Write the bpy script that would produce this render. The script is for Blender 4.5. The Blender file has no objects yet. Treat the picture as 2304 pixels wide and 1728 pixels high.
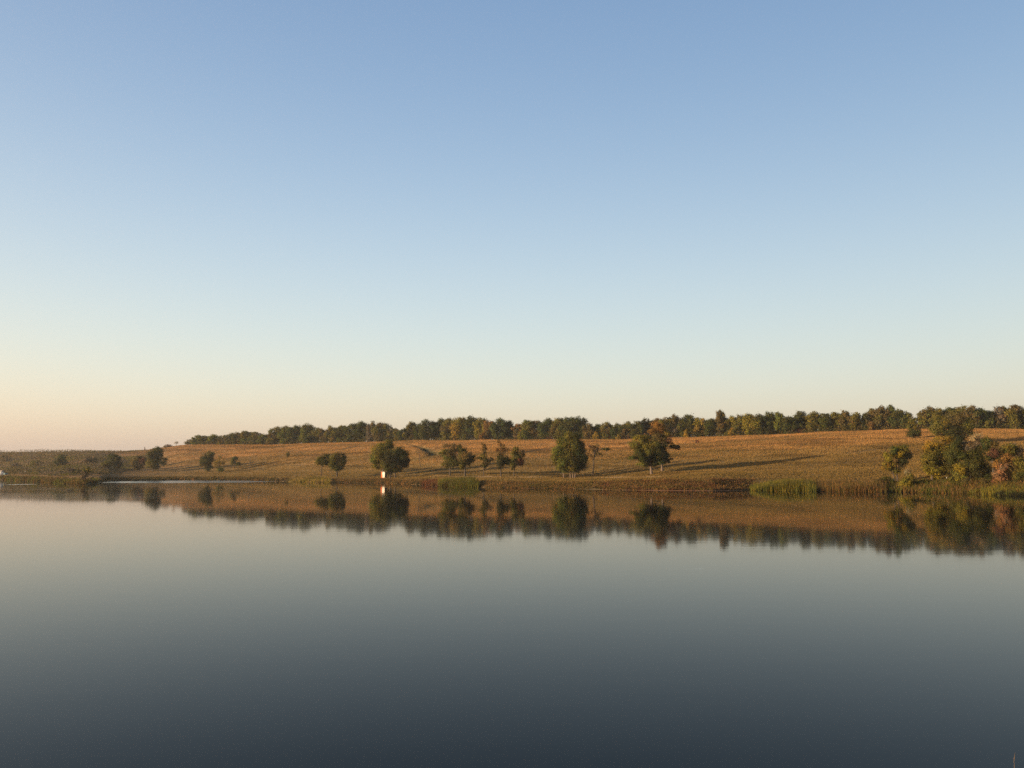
import bpy, math
import numpy as np
from mathutils import Vector

# ------------------------------------------------------------------ camera, sky, sun, exposure
scn = bpy.context.scene
COL = scn.collection
SRC_W, SRC_H = 2304.0, 1728.0          # size of the photograph the measurements were taken from
FOC = 1792.0                            # focal length in those pixels (28 mm on a 36 mm wide sensor)
HORIZON = 1059.0
CAM_H = 3.4
PITCH = math.atan((HORIZON - SRC_H / 2) / FOC)

cam_data = bpy.data.cameras.new("camera")
cam_data.sensor_width = 36.0
cam_data.lens = 28.0
cam_data.clip_start = 0.1
cam_data.clip_end = 20000.0
cam = bpy.data.objects.new("camera", cam_data)
COL.objects.link(cam)
cam.location = (0, 0, CAM_H)
cam.rotation_euler = (math.pi / 2 + PITCH, 0, 0)
scn.camera = cam

SUN_EL = math.radians(9.0)
SUN_AZ = math.radians(-109.0)           # clockwise from +Y (the view direction): left and a little behind

world = bpy.data.worlds.new("World")
scn.world = world
world.use_nodes = True
wn = world.node_tree
wn.nodes.clear()
sky = wn.nodes.new("ShaderNodeTexSky")
sky.sky_type = 'NISHITA'
sky.sun_disc = False
sky.sun_elevation = SUN_EL
sky.sun_rotation = SUN_AZ
sky.altitude = 100.0
sky.air_density = 1.2
sky.dust_density = 2.3
sky.ozone_density = 3.0
bg = wn.nodes.new("ShaderNodeBackground")
bg.inputs['Strength'].default_value = 0.15
wo = wn.nodes.new("ShaderNodeOutputWorld")
wb = wn.nodes.new("ShaderNodeVectorMath")      # white balance of the camera
wb.operation = 'MULTIPLY'
wb.inputs[1].default_value = (1.34, 1.06, 1.00)
# soften the double lobe of single scattering: scale by 1 / (1 + k cos^2(angle to the sun))
sdv = (math.sin(SUN_AZ) * math.cos(SUN_EL), math.cos(SUN_AZ) * math.cos(SUN_EL), math.sin(SUN_EL))
wtc = wn.nodes.new("ShaderNodeTexCoord")
wdot = wn.nodes.new("ShaderNodeVectorMath")
wdot.operation = 'DOT_PRODUCT'
wdot.inputs[1].default_value = sdv
wsq = wn.nodes.new("ShaderNodeMath")
wsq.operation = 'MULTIPLY'
wma = wn.nodes.new("ShaderNodeMath")
wma.operation = 'MULTIPLY_ADD'
wma.inputs[1].default_value = 0.95
wma.inputs[2].default_value = 0.88
winv = wn.nodes.new("ShaderNodeMath")
winv.operation = 'DIVIDE'
winv.inputs[0].default_value = 1.0
wsc = wn.nodes.new("ShaderNodeVectorMath")
wsc.operation = 'SCALE'
wn.links.new(wtc.outputs['Generated'], wdot.inputs[0])
wn.links.new(wdot.outputs['Value'], wsq.inputs[0])
wn.links.new(wdot.outputs['Value'], wsq.inputs[1])
wn.links.new(wsq.outputs[0], wma.inputs[0])
wn.links.new(wma.outputs[0], winv.inputs[1])
wn.links.new(sky.outputs[0], wsc.inputs[0])
wn.links.new(winv.outputs[0], wsc.inputs['Scale'])
wn.links.new(wsc.outputs[0], wb.inputs[0])
# contrast of the camera, channel by channel
wsep = wn.nodes.new("ShaderNodeSeparateColor")
wcom = wn.nodes.new("ShaderNodeCombineColor")
wn.links.new(wb.outputs[0], wsep.inputs[0])
for ch, (g, k) in enumerate(((1.22, 1.255), (1.16, 1.16), (1.0, 0.985))):
    m1 = wn.nodes.new("ShaderNodeMath")
    m1.operation = 'MULTIPLY'
    m1.inputs[1].default_value = 0.321
    m2 = wn.nodes.new("ShaderNodeMath")
    m2.operation = 'POWER'
    m2.inputs[1].default_value = g
    m3 = wn.nodes.new("ShaderNodeMath")
    m3.operation = 'MULTIPLY'
    m3.inputs[1].default_value = k / 0.321
    wn.links.new(wsep.outputs[ch], m1.inputs[0])
    wn.links.new(m1.outputs[0], m2.inputs[0])
    wn.links.new(m2.outputs[0], m3.inputs[0])
    wn.links.new(m3.outputs[0], wcom.inputs[ch])
# pale veil of evening haze low in the sky, the same all round
wz = wn.nodes.new("ShaderNodeSeparateXYZ")
wn.links.new(wtc.outputs['Generated'], wz.inputs[0])
prev = wz.outputs[2]
for op, val in (('MULTIPLY', 1 / math.sin(math.radians(18))), ('POWER', 2.0), ('MULTIPLY', -1.0), ('EXPONENT', None), ('MULTIPLY', 0.4)):
    nd = wn.nodes.new("ShaderNodeMath")
    nd.operation = op
    wn.links.new(prev, nd.inputs[0])
    if val is not None:
        nd.inputs[1].default_value = val
    prev = nd.outputs[0]
wmix = wn.nodes.new("ShaderNodeMix")
wmix.data_type = 'RGBA'
wmix.inputs[7].default_value = (0.86 / 0.321, 0.80 / 0.321, 0.755 / 0.321, 1)
wn.links.new(prev, wmix.inputs[0])
wn.links.new(wcom.outputs[0], wmix.inputs[6])
wn.links.new(wmix.outputs[2], bg.inputs['Color'])
wn.links.new(bg.outputs[0], wo.inputs['Surface'])

sun_data = bpy.data.lights.new("sun", 'SUN')
sun_data.energy = 5.0
sun_data.angle = math.radians(0.6)
sun_data.color = (1.0, 0.76, 0.48)
sun = bpy.data.objects.new("sun", sun_data)
COL.objects.link(sun)
sdir = Vector((math.sin(SUN_AZ) * math.cos(SUN_EL), math.cos(SUN_AZ) * math.cos(SUN_EL), math.sin(SUN_EL)))
sun.rotation_euler = sdir.to_track_quat('Z', 'Y').to_euler()
sun.location = sdir * 300

scn.view_settings.view_transform = 'Standard'
scn.view_settings.look = 'None'
scn.view_settings.gamma = 1.0
scn.view_settings.use_curve_mapping = False
scn.view_settings.exposure = 1.1
scn.render.engine = 'CYCLES'
scn.cycles.use_denoising = False
scn.cycles.max_bounces = 6
scn.cycles.diffuse_bounces = 3
scn.cycles.glossy_bounces = 3

# ------------------------------------------------------------------ helpers
rng = np.random.default_rng(11)
KU = FOC * (math.cos(PITCH) - (SRC_H / 2 - HORIZON) / FOC * math.sin(PITCH))


def ux(px):
    """bearing (X/Y) of a column of the photograph at the horizon"""
    return (np.asarray(px, float) - SRC_W / 2) / KU


def ray(px, py):
    a = (px - SRC_W / 2) / FOC
    v = (SRC_H / 2 - py) / FOC
    c, s = math.cos(PITCH), math.sin(PITCH)
    return np.array([a, c - v * s, s + v * c])


def hash2(ix, iy, seed):
    n = (ix.astype(np.int64) * 374761393 + iy.astype(np.int64) * 668265263 + seed * 1442695041) & 0x7fffffff
    n = ((n ^ (n >> 13)) * 1274126177) & 0x7fffffff
    n = n ^ (n >> 16)
    return (n & 0xffff) / 65535.0


def vnoise(x, y, seed=0):
    x = np.asarray(x, float)
    y = np.asarray(y, float)
    ix, iy = np.floor(x), np.floor(y)
    fx, fy = x - ix, y - iy
    fx, fy = fx * fx * (3 - 2 * fx), fy * fy * (3 - 2 * fy)
    a, b = hash2(ix, iy, seed), hash2(ix + 1, iy, seed)
    c, d = hash2(ix, iy + 1, seed), hash2(ix + 1, iy + 1, seed)
    return (a * (1 - fx) + b * fx) * (1 - fy) + (c * (1 - fx) + d * fx) * fy


def fbm(x, y, seed=0, oct=3):
    t, a, w = 0, 1.0, 0
    for k in range(oct):
        t = t + a * vnoise(x * 2 ** k, y * 2 ** k, seed + k * 17)
        w += a
        a *= 0.5
    return t / w


def sstep(a, b, x):
    t = np.clip((x - a) / (b - a), 0, 1)
    return t * t * (3 - 2 * t)


def make_mesh(name, verts, faces, cols=None, smooth=False):
    """verts (n,3), faces (m,k), cols (n,3) linear colour per vertex"""
    verts = np.ascontiguousarray(verts, dtype=np.float32)
    faces = np.ascontiguousarray(faces, dtype=np.int32)
    me = bpy.data.meshes.new(name)
    k = faces.shape[1]
    me.vertices.add(len(verts))
    me.vertices.foreach_set("co", verts.ravel())
    me.loops.add(faces.size)
    me.loops.foreach_set("vertex_index", faces.ravel())
    me.polygons.add(len(faces))
    me.polygons.foreach_set("loop_start", np.arange(0, faces.size, k, dtype=np.int32))
    me.polygons.foreach_set("loop_total", np.full(len(faces), k, dtype=np.int32))
    if smooth:
        me.polygons.foreach_set("use_smooth", np.ones(len(faces), dtype=bool))
    if cols is not None:
        at = me.color_attributes.new("Col", 'FLOAT_COLOR', 'POINT')
        c4 = np.ones((len(verts), 4), dtype=np.float32)
        c4[:, :3] = cols
        at.data.foreach_set("color", c4.ravel())
    me.update()
    me.validate()
    return me


def obj(name, me, mat, parent=None, loc=(0, 0, 0)):
    o = bpy.data.objects.new(name, me)
    if mat is not None:
        me.materials.append(mat)
    COL.objects.link(o)
    o.location = loc
    if parent is not None:
        o.parent = parent
    return o


def tag(o, label, cat, group=None, kind=None):
    o["label"] = label
    o["category"] = cat
    if group:
        o["group"] = group
    if kind:
        o["kind"] = kind
    return o


def empty(name, loc):
    o = bpy.data.objects.new(name, None)
    o.empty_display_size = 0.5
    COL.objects.link(o)
    o.location = loc
    return o


class Bits:
    """collects boxes and tubes of one mesh"""
    def __init__(self):
        self.v, self.f, self.n = [], [], 0

    def add(self, v, f):
        self.v.append(np.asarray(v, float))
        self.f.append(np.asarray(f, int) + self.n)
        self.n += len(v)

    def box(self, x0, x1, y0, y1, z0, z1):
        v = [(x, y, z) for z in (z0, z1) for x, y in ((x0, y0), (x1, y0), (x1, y1), (x0, y1))]
        self.add(v, [(0, 3, 2, 1), (4, 5, 6, 7), (0, 1, 5, 4), (1, 2, 6, 5), (2, 3, 7, 6), (3, 0, 4, 7)])

    def tube(self, pts, rad, sides=6):
        pts = np.asarray(pts, float)
        vs = []
        for i, p in enumerate(pts):
            d = pts[min(i + 1, len(pts) - 1)] - pts[max(i - 1, 0)]
            d = d / (np.linalg.norm(d) + 1e-9)
            a = np.cross(d, (0.3, 0.9, 0.1))
            a /= np.linalg.norm(a) + 1e-9
            b = np.cross(d, a)
            for k in range(sides):
                t = 2 * math.pi * k / sides
                vs.append(p + rad[i] * (math.cos(t) * a + math.sin(t) * b))
        fs = []
        for i in range(len(pts) - 1):
            for k in range(sides):
                k2 = (k + 1) % sides
                fs.append((i * sides + k, i * sides + k2, (i + 1) * sides + k2, (i + 1) * sides + k))
        self.add(vs, fs)

    def mesh(self, name, smooth=False):
        return make_mesh(name, np.concatenate(self.v), np.concatenate(self.f), None, smooth)


# ------------------------------------------------------------------ materials
def mat_new(name):
    m = bpy.data.materials.new(name)
    m.use_nodes = True
    nt = m.node_tree
    nt.nodes.clear()
    out = nt.nodes.new("ShaderNodeOutputMaterial")
    return m, nt, out


def leaf_mat(name, transl):
    m, nt, out = mat_new(name)
    at = nt.nodes.new("ShaderNodeVertexColor")
    at.layer_name = "Col"
    d = nt.nodes.new("ShaderNodeBsdfDiffuse")
    t = nt.nodes.new("ShaderNodeBsdfTranslucent")
    mx = nt.nodes.new("ShaderNodeMixShader")
    mx.inputs[0].default_value = transl
    nt.links.new(at.outputs[0], d.inputs[0])
    nt.links.new(at.outputs[0], t.inputs[0])
    nt.links.new(d.outputs[0], mx.inputs[1])
    nt.links.new(t.outputs[0], mx.inputs[2])
    nt.links.new(mx.outputs[0], out.inputs[0])
    return m


def rough_mat(name, c0, c1, scale=6.0, rough=0.85, stretch=(1, 1, 1)):
    m, nt, out = mat_new(name)
    p = nt.nodes.new("ShaderNodeBsdfPrincipled")
    p.inputs['Roughness'].default_value = rough
    tc = nt.nodes.new("ShaderNodeTexCoord")
    mp = nt.nodes.new("ShaderNodeMapping")
    mp.inputs['Scale'].default_value = stretch
    nz = nt.nodes.new("ShaderNodeTexNoise")
    nz.inputs['Scale'].default_value = scale
    nz.inputs['Detail'].default_value = 4
    rp = nt.nodes.new("ShaderNodeValToRGB")
    rp.color_ramp.elements[0].position = 0.3
    rp.color_ramp.elements[0].color = (*c0, 1)
    rp.color_ramp.elements[1].position = 0.7
    rp.color_ramp.elements[1].color = (*c1, 1)
    bp = nt.nodes.new("ShaderNodeBump")
    bp.inputs['Strength'].default_value = 0.4
    bp.inputs['Distance'].default_value = 0.05
    nt.links.new(tc.outputs['Object'], mp.inputs[0])
    nt.links.new(mp.outputs[0], nz.inputs['Vector'])
    nt.links.new(nz.outputs['Fac'], rp.inputs[0])
    nt.links.new(nz.outputs['Fac'], bp.inputs['Height'])
    nt.links.new(rp.outputs[0], p.inputs['Base Color'])
    nt.links.new(bp.outputs[0], p.inputs['Normal'])
    nt.links.new(p.outputs[0], out.inputs[0])
    return m


M_LEAF = leaf_mat("leaf", 0.25)
M_GRASS = leaf_mat("grass_blade", 0.5)
M_BARK = rough_mat("bark", (0.025, 0.019, 0.013), (0.065, 0.048, 0.034), 5.0, 0.9, (3, 3, 0.6))
M_BARK_PALE = rough_mat("pale_bark", (0.06, 0.042, 0.03), (0.14, 0.098, 0.07), 4.0, 0.9, (3, 3, 0.6))
M_WHITE = rough_mat("white_paint", (0.6, 0.56, 0.49), (0.74, 0.70, 0.61), 5.0, 0.6, (1, 1, 0.4))
M_RUST = rough_mat("rust_red_paint", (0.36, 0.07, 0.012), (0.48, 0.10, 0.02), 6.0, 0.7)
M_ROOF = rough_mat("roof_sheet", (0.07, 0.06, 0.055), (0.14, 0.115, 0.1), 4.0, 0.7)
M_TEAL = rough_mat("teal_paint", (0.07, 0.15, 0.15), (0.12, 0.2, 0.2), 4.0, 0.6)
M_PALE = rough_mat("pale_sheet", (0.34, 0.38, 0.38), (0.44, 0.47, 0.46), 4.0, 0.5)
M_POST = rough_mat("weathered_wood", (0.04, 0.029, 0.02), (0.085, 0.062, 0.043), 8.0, 0.9, (3, 3, 0.5))
M_STALK = rough_mat("dry_stalk", (0.15, 0.11, 0.065), (0.26, 0.19, 0.11), 9.0, 0.8, (3, 3, 0.5))


def ground_mat():
    m, nt, out = mat_new("hill_ground")
    at = nt.nodes.new("ShaderNodeVertexColor")
    at.layer_name = "Col"
    geo = nt.nodes.new("ShaderNodeNewGeometry")
    nz = nt.nodes.new("ShaderNodeTexNoise")
    nz.inputs['Scale'].default_value = 0.9
    nz.inputs['Detail'].default_value = 6
    rp = nt.nodes.new("ShaderNodeMapRange")
    rp.inputs['From Min'].default_value = 0.3
    rp.inputs['From Max'].default_value = 0.7
    rp.inputs['To Min'].default_value = 0.85
    rp.inputs['To Max'].default_value = 1.15
    mul = nt.nodes.new("ShaderNodeVectorMath")
    mul.operation = 'SCALE'
    bp = nt.nodes.new("ShaderNodeBump")
    bp.inputs['Strength'].default_value = 0.5
    bp.inputs['Distance'].default_value = 0.2
    p = nt.nodes.new("ShaderNodeBsdfPrincipled")
    p.inputs['Roughness'].default_value = 0.95
    p.inputs['Specular IOR Level'].default_value = 0.1
    nt.links.new(geo.outputs['Position'], nz.inputs['Vector'])
    nt.links.new(nz.outputs['Fac'], rp.inputs['Value'])
    nt.links.new(at.outputs[0], mul.inputs[0])
    nt.links.new(rp.outputs[0], mul.inputs['Scale'])
    nt.links.new(nz.outputs['Fac'], bp.inputs['Height'])
    nt.links.new(mul.outputs[0], p.inputs['Base Color'])
    nt.links.new(bp.outputs[0], p.inputs['Normal'])
    nt.links.new(p.outputs[0], out.inputs[0])
    return m


M_GROUND = ground_mat()

# ------------------------------------------------------------------ terrain: shore, meadow, slope, ridge
# columns of the photograph -> shore distance, ridge distance, heights
X_SHORE = [-1600, -300, 0, 60, 110, 190, 222, 250, 400, 550, 640, 740, 862, 960, 990, 1075, 1100, 1285, 1400, 1500, 1600, 1690, 1800, 1900, 2000, 2100, 2180, 2250, 2304, 2600, 3600]
Y_SHORE = [1078.5, 1078.5, 1079, 1083, 1086, 1090, 1087, 1081, 1080, 1081, 1083, 1085.5, 1086.5, 1091, 1093, 1095, 1097, 1099.5, 1102, 1103.5, 1104, 1102, 1102.5, 1105, 1106, 1108, 1110, 1113, 1114, 1120, 1128]
U_SH = ux(X_SHORE)
D_SH = CAM_H * FOC / (np.array(Y_SHORE) - HORIZON)

X_RIDGE = [-1600, -300, 0, 100, 190, 280, 330, 360, 400, 420, 500, 600, 700, 800, 950, 1100, 1400, 1500, 1600, 1700, 1780, 1850, 1920, 2000, 2050, 2200, 2304, 2600, 3600]
Y_RIDGE = [1018, 1018, 1018, 1017.5, 1016.5, 1015.5, 1012.5, 1008, 1002.5, 1001, 1001, 1001, 997, 996, 991, 990, 990, 985, 983, 979, 977, 972, 971, 968, 966, 965, 968, 965, 960]
D_RIDGE = [900, 740, 640, 600, 570, 545, 525, 512, 490, 480, 468, 450, 434, 420, 401, 383, 348, 338, 328, 318, 312, 306, 300, 294, 290, 280, 275, 258, 230]
U_RG = ux(X_RIDGE)
D_RG = np.array(D_RIDGE, float)
Z_RG = CAM_H + (HORIZON - np.array(Y_RIDGE)) / FOC * D_RG

X_MID = [-1600, 0, 300, 467, 742, 880, 1050, 1285, 1465, 1700, 2000, 2150, 2300, 3600]
Z_MID = [2.5, 2.6, 3.2, 3.2, 3.7, 3.8, 2.5, 1.8, 2.8, 4.5, 5.4, 6.2, 6.0, 6.5]
U_MD = ux(X_MID)
X_FR = [-1600, 700, 950, 1250, 1500, 1750, 2000, 3600]
FRAC = [0.34, 0.32, 0.26, 0.25, 0.26, 0.31, 0.34, 0.34]
U_FR = ux(X_FR)
X_BANK = [-1600, 0, 190, 300, 600, 862, 1285, 1400, 1500, 1600, 1750, 2000, 2150, 2304, 3600]
Z_BANK = [0.7, 0.8, 0.7, 0.9, 0.9, 1.0, 0.95, 1.35, 1.6, 1.7, 1.7, 1.45, 1.7, 1.8, 1.9]
U_BK = ux(X_BANK)


def controls(u):
    d0 = np.interp(u, U_SH, D_SH)
    dr = np.interp(u, U_RG, D_RG)
    zr = np.interp(u, U_RG, Z_RG)
    zm = np.interp(u, U_MD, Z_MID)
    zb = np.interp(u, U_BK, Z_BANK)
    return d0, dr, zr, zm, zb


def height(X, Y):
    X = np.asarray(X, float)
    Y = np.maximum(np.asarray(Y, float), 1.0)
    u = np.clip(X / Y, -2.0, 2.0)
    d0, dr, zr, zm, zb = controls(u)
    L = dr - d0
    fr = np.interp(u, U_FR, FRAC)
    xs = np.stack([d0 - 60, d0, d0 + 11, d0 + fr * L, d0 + (0.5 + 0.5 * fr) * L, dr - 4, dr + 14, dr + 900])
    ys = np.stack([np.full_like(d0, -3.0), np.zeros_like(d0), zb, zm, zm + 0.555 * (zr - zm), zr - 0.35, zr + 0.15, zr + 0.2])
    h = np.diff(xs, axis=0)
    dl = np.diff(ys, axis=0) / h
    m = np.zeros_like(ys)
    m[0], m[-1] = dl[0], dl[-1]
    w1, w2 = 2 * h[1:] + h[:-1], h[1:] + 2 * h[:-1]
    ok = dl[:-1] * dl[1:] > 0
    with np.errstate(divide='ignore', invalid='ignore'):
        hm = (w1 + w2) / (w1 / dl[:-1] + w2 / dl[1:])
    m[1:-1] = np.where(ok, hm, 0.0)
    z = np.where(Y < xs[0], -3.0, ys[-1])
    for i in range(len(xs) - 1):
        t = (Y - xs[i]) / h[i]
        inside = (t >= 0) & (t < 1)
        tt = np.clip(t, 0, 1)
        v = ((2 * tt ** 3 - 3 * tt ** 2 + 1) * ys[i] + (tt ** 3 - 2 * tt ** 2 + tt) * h[i] * m[i]
             + (-2 * tt ** 3 + 3 * tt ** 2) * ys[i + 1] + (tt ** 3 - tt ** 2) * h[i] * m[i + 1])
        z = np.where(inside, v, z)
    s = Y - d0
    amp = sstep(8, 30, s) * (1 - 0.6 * sstep(-8, 2, Y - dr))
    z = z + amp * ((fbm(X / 26, Y / 26, 3) - 0.5) * 1.0 + (fbm(X / 6, Y / 6, 5, 2) - 0.5) * 0.35)
    z = z + sstep(-1, 4, s) * (1 - sstep(9, 14, s)) * (fbm(X / 3.5, Y / 3.5, 9, 2) - 0.5) * 0.5
    return z


def spot(px, py):
    """the point of the ground seen at a place of the photograph"""
    r = ray(px, py)
    d0, dr, zr, zm, zb = controls(np.array([r[0] / r[1]]))
    Y = np.linspace(d0[0] - 3, dr[0] + 3, 1500)
    X = Y * r[0] / r[1]
    gap = CAM_H + Y * r[2] / r[1] - height(X, Y)
    hit = np.where(gap <= 0)[0]
    i = hit[0] if len(hit) else len(Y) - 1
    return float(X[i]), float(Y[i]), float(height(X[i:i + 1], Y[i:i + 1])[0])


def track(pts):
    return np.array([spot(*p)[:2] for p in pts])


def seg_dist(X, Y, pl):
    best = np.full(np.shape(X), 1e9)
    along = np.zeros(np.shape(X))
    n = len(pl) - 1
    for i in range(n):
        a, b = pl[i], pl[i + 1]
        ab = b - a
        t = np.clip(((X - a[0]) * ab[0] + (Y - a[1]) * ab[1]) / (ab @ ab + 1e-9), 0, 1)
        d = np.hypot(X - a[0] - t * ab[0], Y - a[1] - t * ab[1])
        along = np.where(d < best, (i + t) / n, along)
        best = np.minimum(best, d)
    return best, along


TRACKS = [track(p) for p in (
    [(680, 1019), (735, 1015), (773, 1011), (807, 1003), (850, 1001)],
    [(900, 1009), (925, 1006), (950, 1004)],
    [(1180, 1018), (1215, 1012), (1246, 1008)],
    [(1900, 1020), (1933, 1016), (1983, 1010), (2030, 1008)],
    [(1800, 1046), (1880, 1044), (1960, 1042)],
    [(640, 1046), (700, 1044), (780, 1040)],
    [(860, 1072), (960, 1068), (1080, 1066), (1200, 1062)])]
GULLY = track([(912, 997), (935, 1001), (957, 1007), (972, 1013), (986, 1021)])
SAND = [track(p) for p in (
    [(985, 1071), (1050, 1072), (1110, 1074), (1160, 1075), (1210, 1073)],
    [(1330, 1076), (1390, 1075), (1440, 1074), (1480, 1073)])]


def ground_z(X, Y):
    z = height(X, Y)
    for t in TRACKS:
        d, a = seg_dist(X, Y, t)
        z = z - 0.35 * np.exp(-(d / 1.1) ** 2)
    d, a = seg_dist(X, Y, GULLY)
    z = z - (0.6 + 1.2 * a) * np.exp(-(d / (1.2 + 2.2 * a)) ** 2)
    return z


def mixc(a, b, t):
    t = np.asarray(t)[..., None]
    return a * (1 - t) + b * t


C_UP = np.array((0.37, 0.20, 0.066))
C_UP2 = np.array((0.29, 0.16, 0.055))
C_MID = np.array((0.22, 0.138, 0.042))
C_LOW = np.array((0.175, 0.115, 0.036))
C_BANK = np.array((0.14, 0.09, 0.035))
C_RED = np.array((0.17, 0.08, 0.034))
C_SAND = np.array((0.42, 0.30, 0.17))
C_GULLY = np.array((0.05, 0.062, 0.03))
C_DIRT = np.array((0.12, 0.075, 0.035))
C_LEFT = np.array((0.16, 0.11, 0.065))
C_DARK = np.array((0.07, 0.055, 0.03))


def ground_col(X, Y):
    u = X / np.maximum(Y, 1)
    d0, dr, zr, zm, zb = controls(u)
    s = Y - d0
    t = s / (dr - d0)
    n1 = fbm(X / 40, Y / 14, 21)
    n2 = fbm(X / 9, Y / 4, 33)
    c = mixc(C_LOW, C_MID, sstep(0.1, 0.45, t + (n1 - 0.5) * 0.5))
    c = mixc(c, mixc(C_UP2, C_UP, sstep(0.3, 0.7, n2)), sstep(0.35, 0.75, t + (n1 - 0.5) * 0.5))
    px = u * KU + SRC_W / 2
    c = mixc(c, C_LEFT * np.ones_like(c), (1 - sstep(250, 560, px)) * 0.75)
    bank = (1 - sstep(9, 16, s + (n2 - 0.5) * 6))
    c = mixc(c, C_BANK * np.ones_like(c), bank * 0.85)
    red = bank * (sstep(1330, 1390, px) * (1 - sstep(1640, 1700, px)) + 0.8 * sstep(940, 965, px) * (1 - sstep(985, 1000, px))
                  + 0.5 * sstep(1110, 1180, px) * (1 - sstep(1250, 1290, px)) + 0.4 * sstep(790, 830, px) * (1 - sstep(900, 950, px)))
    c = mixc(c, C_RED * np.ones_like(c), np.clip(red * (0.4 + 0.9 * n2), 0, 1))
    for tk in TRACKS:
        d, a = seg_dist(X, Y, tk)
        c = mixc(c, C_DIRT * np.ones_like(c), np.exp(-(d / 1.2) ** 2) * 0.8)
    d, a = seg_dist(X, Y, GULLY)
    c = mixc(c, C_GULLY * np.ones_like(c), np.exp(-(d / (1.2 + 2.4 * a)) ** 2) * np.clip(a * 2.2, 0, 0.95))
    for tk in SAND:
        d, a = seg_dist(X, Y, tk)
        c = mixc(c, C_SAND * np.ones_like(c), np.exp(-(d / 2.2) ** 2) * np.clip(n2 * 1.6 - 0.3, 0, 1))
    band = fbm(px / 130 + t * 3, t * 22, 83)
    c = c * (1 - 0.38 * sstep(0.5, 0.75, band) * sstep(0.05, 0.2, t))[..., None]
    c = mixc(c, (C_LOW * 0.8) * np.ones_like(c), 0.5 * sstep(0.52, 0.72, fbm(X / 55, Y / 12, 87)))
    c = c * (0.86 + 0.24 * fbm(X / 3, Y / 2, 51, 2))[..., None]
    return c


def build_terrain():
    us = np.concatenate([np.linspace(-1.3, -0.72, 30, endpoint=False), np.linspace(-0.72, 0.72, 620), np.linspace(0.72, 1.3, 31)[1:]])
    d0, dr, zr, zm, zb = controls(us)
    tf = np.concatenate([np.linspace(-40, 0, 6, endpoint=False), np.linspace(0, 16, 16, endpoint=False)])
    ts = np.linspace(0, 1, 130)
    far = np.array([4, 9, 16, 30, 60, 120, 260, 500, 900])
    rows = []
    for q in tf:
        rows.append(d0 + q)
    for q in ts:
        rows.append(d0 + 16 + q * (dr - d0 - 16))
    for q in far:
        rows.append(dr + q)
    Yg = np.array(rows)
    Xg = us[None, :] * Yg
    Z = ground_z(Xg, Yg)
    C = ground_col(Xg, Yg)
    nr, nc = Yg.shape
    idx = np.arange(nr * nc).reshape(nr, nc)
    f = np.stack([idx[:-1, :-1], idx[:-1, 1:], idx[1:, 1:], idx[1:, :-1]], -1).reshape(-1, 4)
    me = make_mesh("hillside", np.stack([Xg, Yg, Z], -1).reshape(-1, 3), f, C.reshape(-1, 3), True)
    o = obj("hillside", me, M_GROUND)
    tag(o, "dry orange brown grass slope rising from the far shore to the wooded ridge", "hillside", None, "structure")


build_terrain()

# near bank under and behind the camera (out of the frame)
gx, gy = np.meshgrid(np.linspace(-900, 900, 61), np.concatenate([[6.5, 4.5, 3.0, 1.5, 0.0], np.linspace(-3, -900, 24)]))
gz = np.interp(-gy, [-6.5, -4.5, -3.0, 0, 900], [-0.6, 0.5, 1.2, 1.75, 2.2]) + (fbm(gx / 8, gy / 8, 77) - 0.5) * 0.3
idx = np.arange(gx.size).reshape(gx.shape)
f = np.stack([idx[:-1, :-1], idx[1:, :-1], idx[1:, 1:], idx[:-1, 1:]], -1).reshape(-1, 4)
nb = obj("near_bank", make_mesh("near_bank", np.stack([gx, gy, gz], -1).reshape(-1, 3), f,
                                (C_LOW * np.ones((gx.size, 3))), True), M_GROUND)
tag(nb, "grassy bank on the near side of the lake", "bank", None, "structure")


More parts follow.
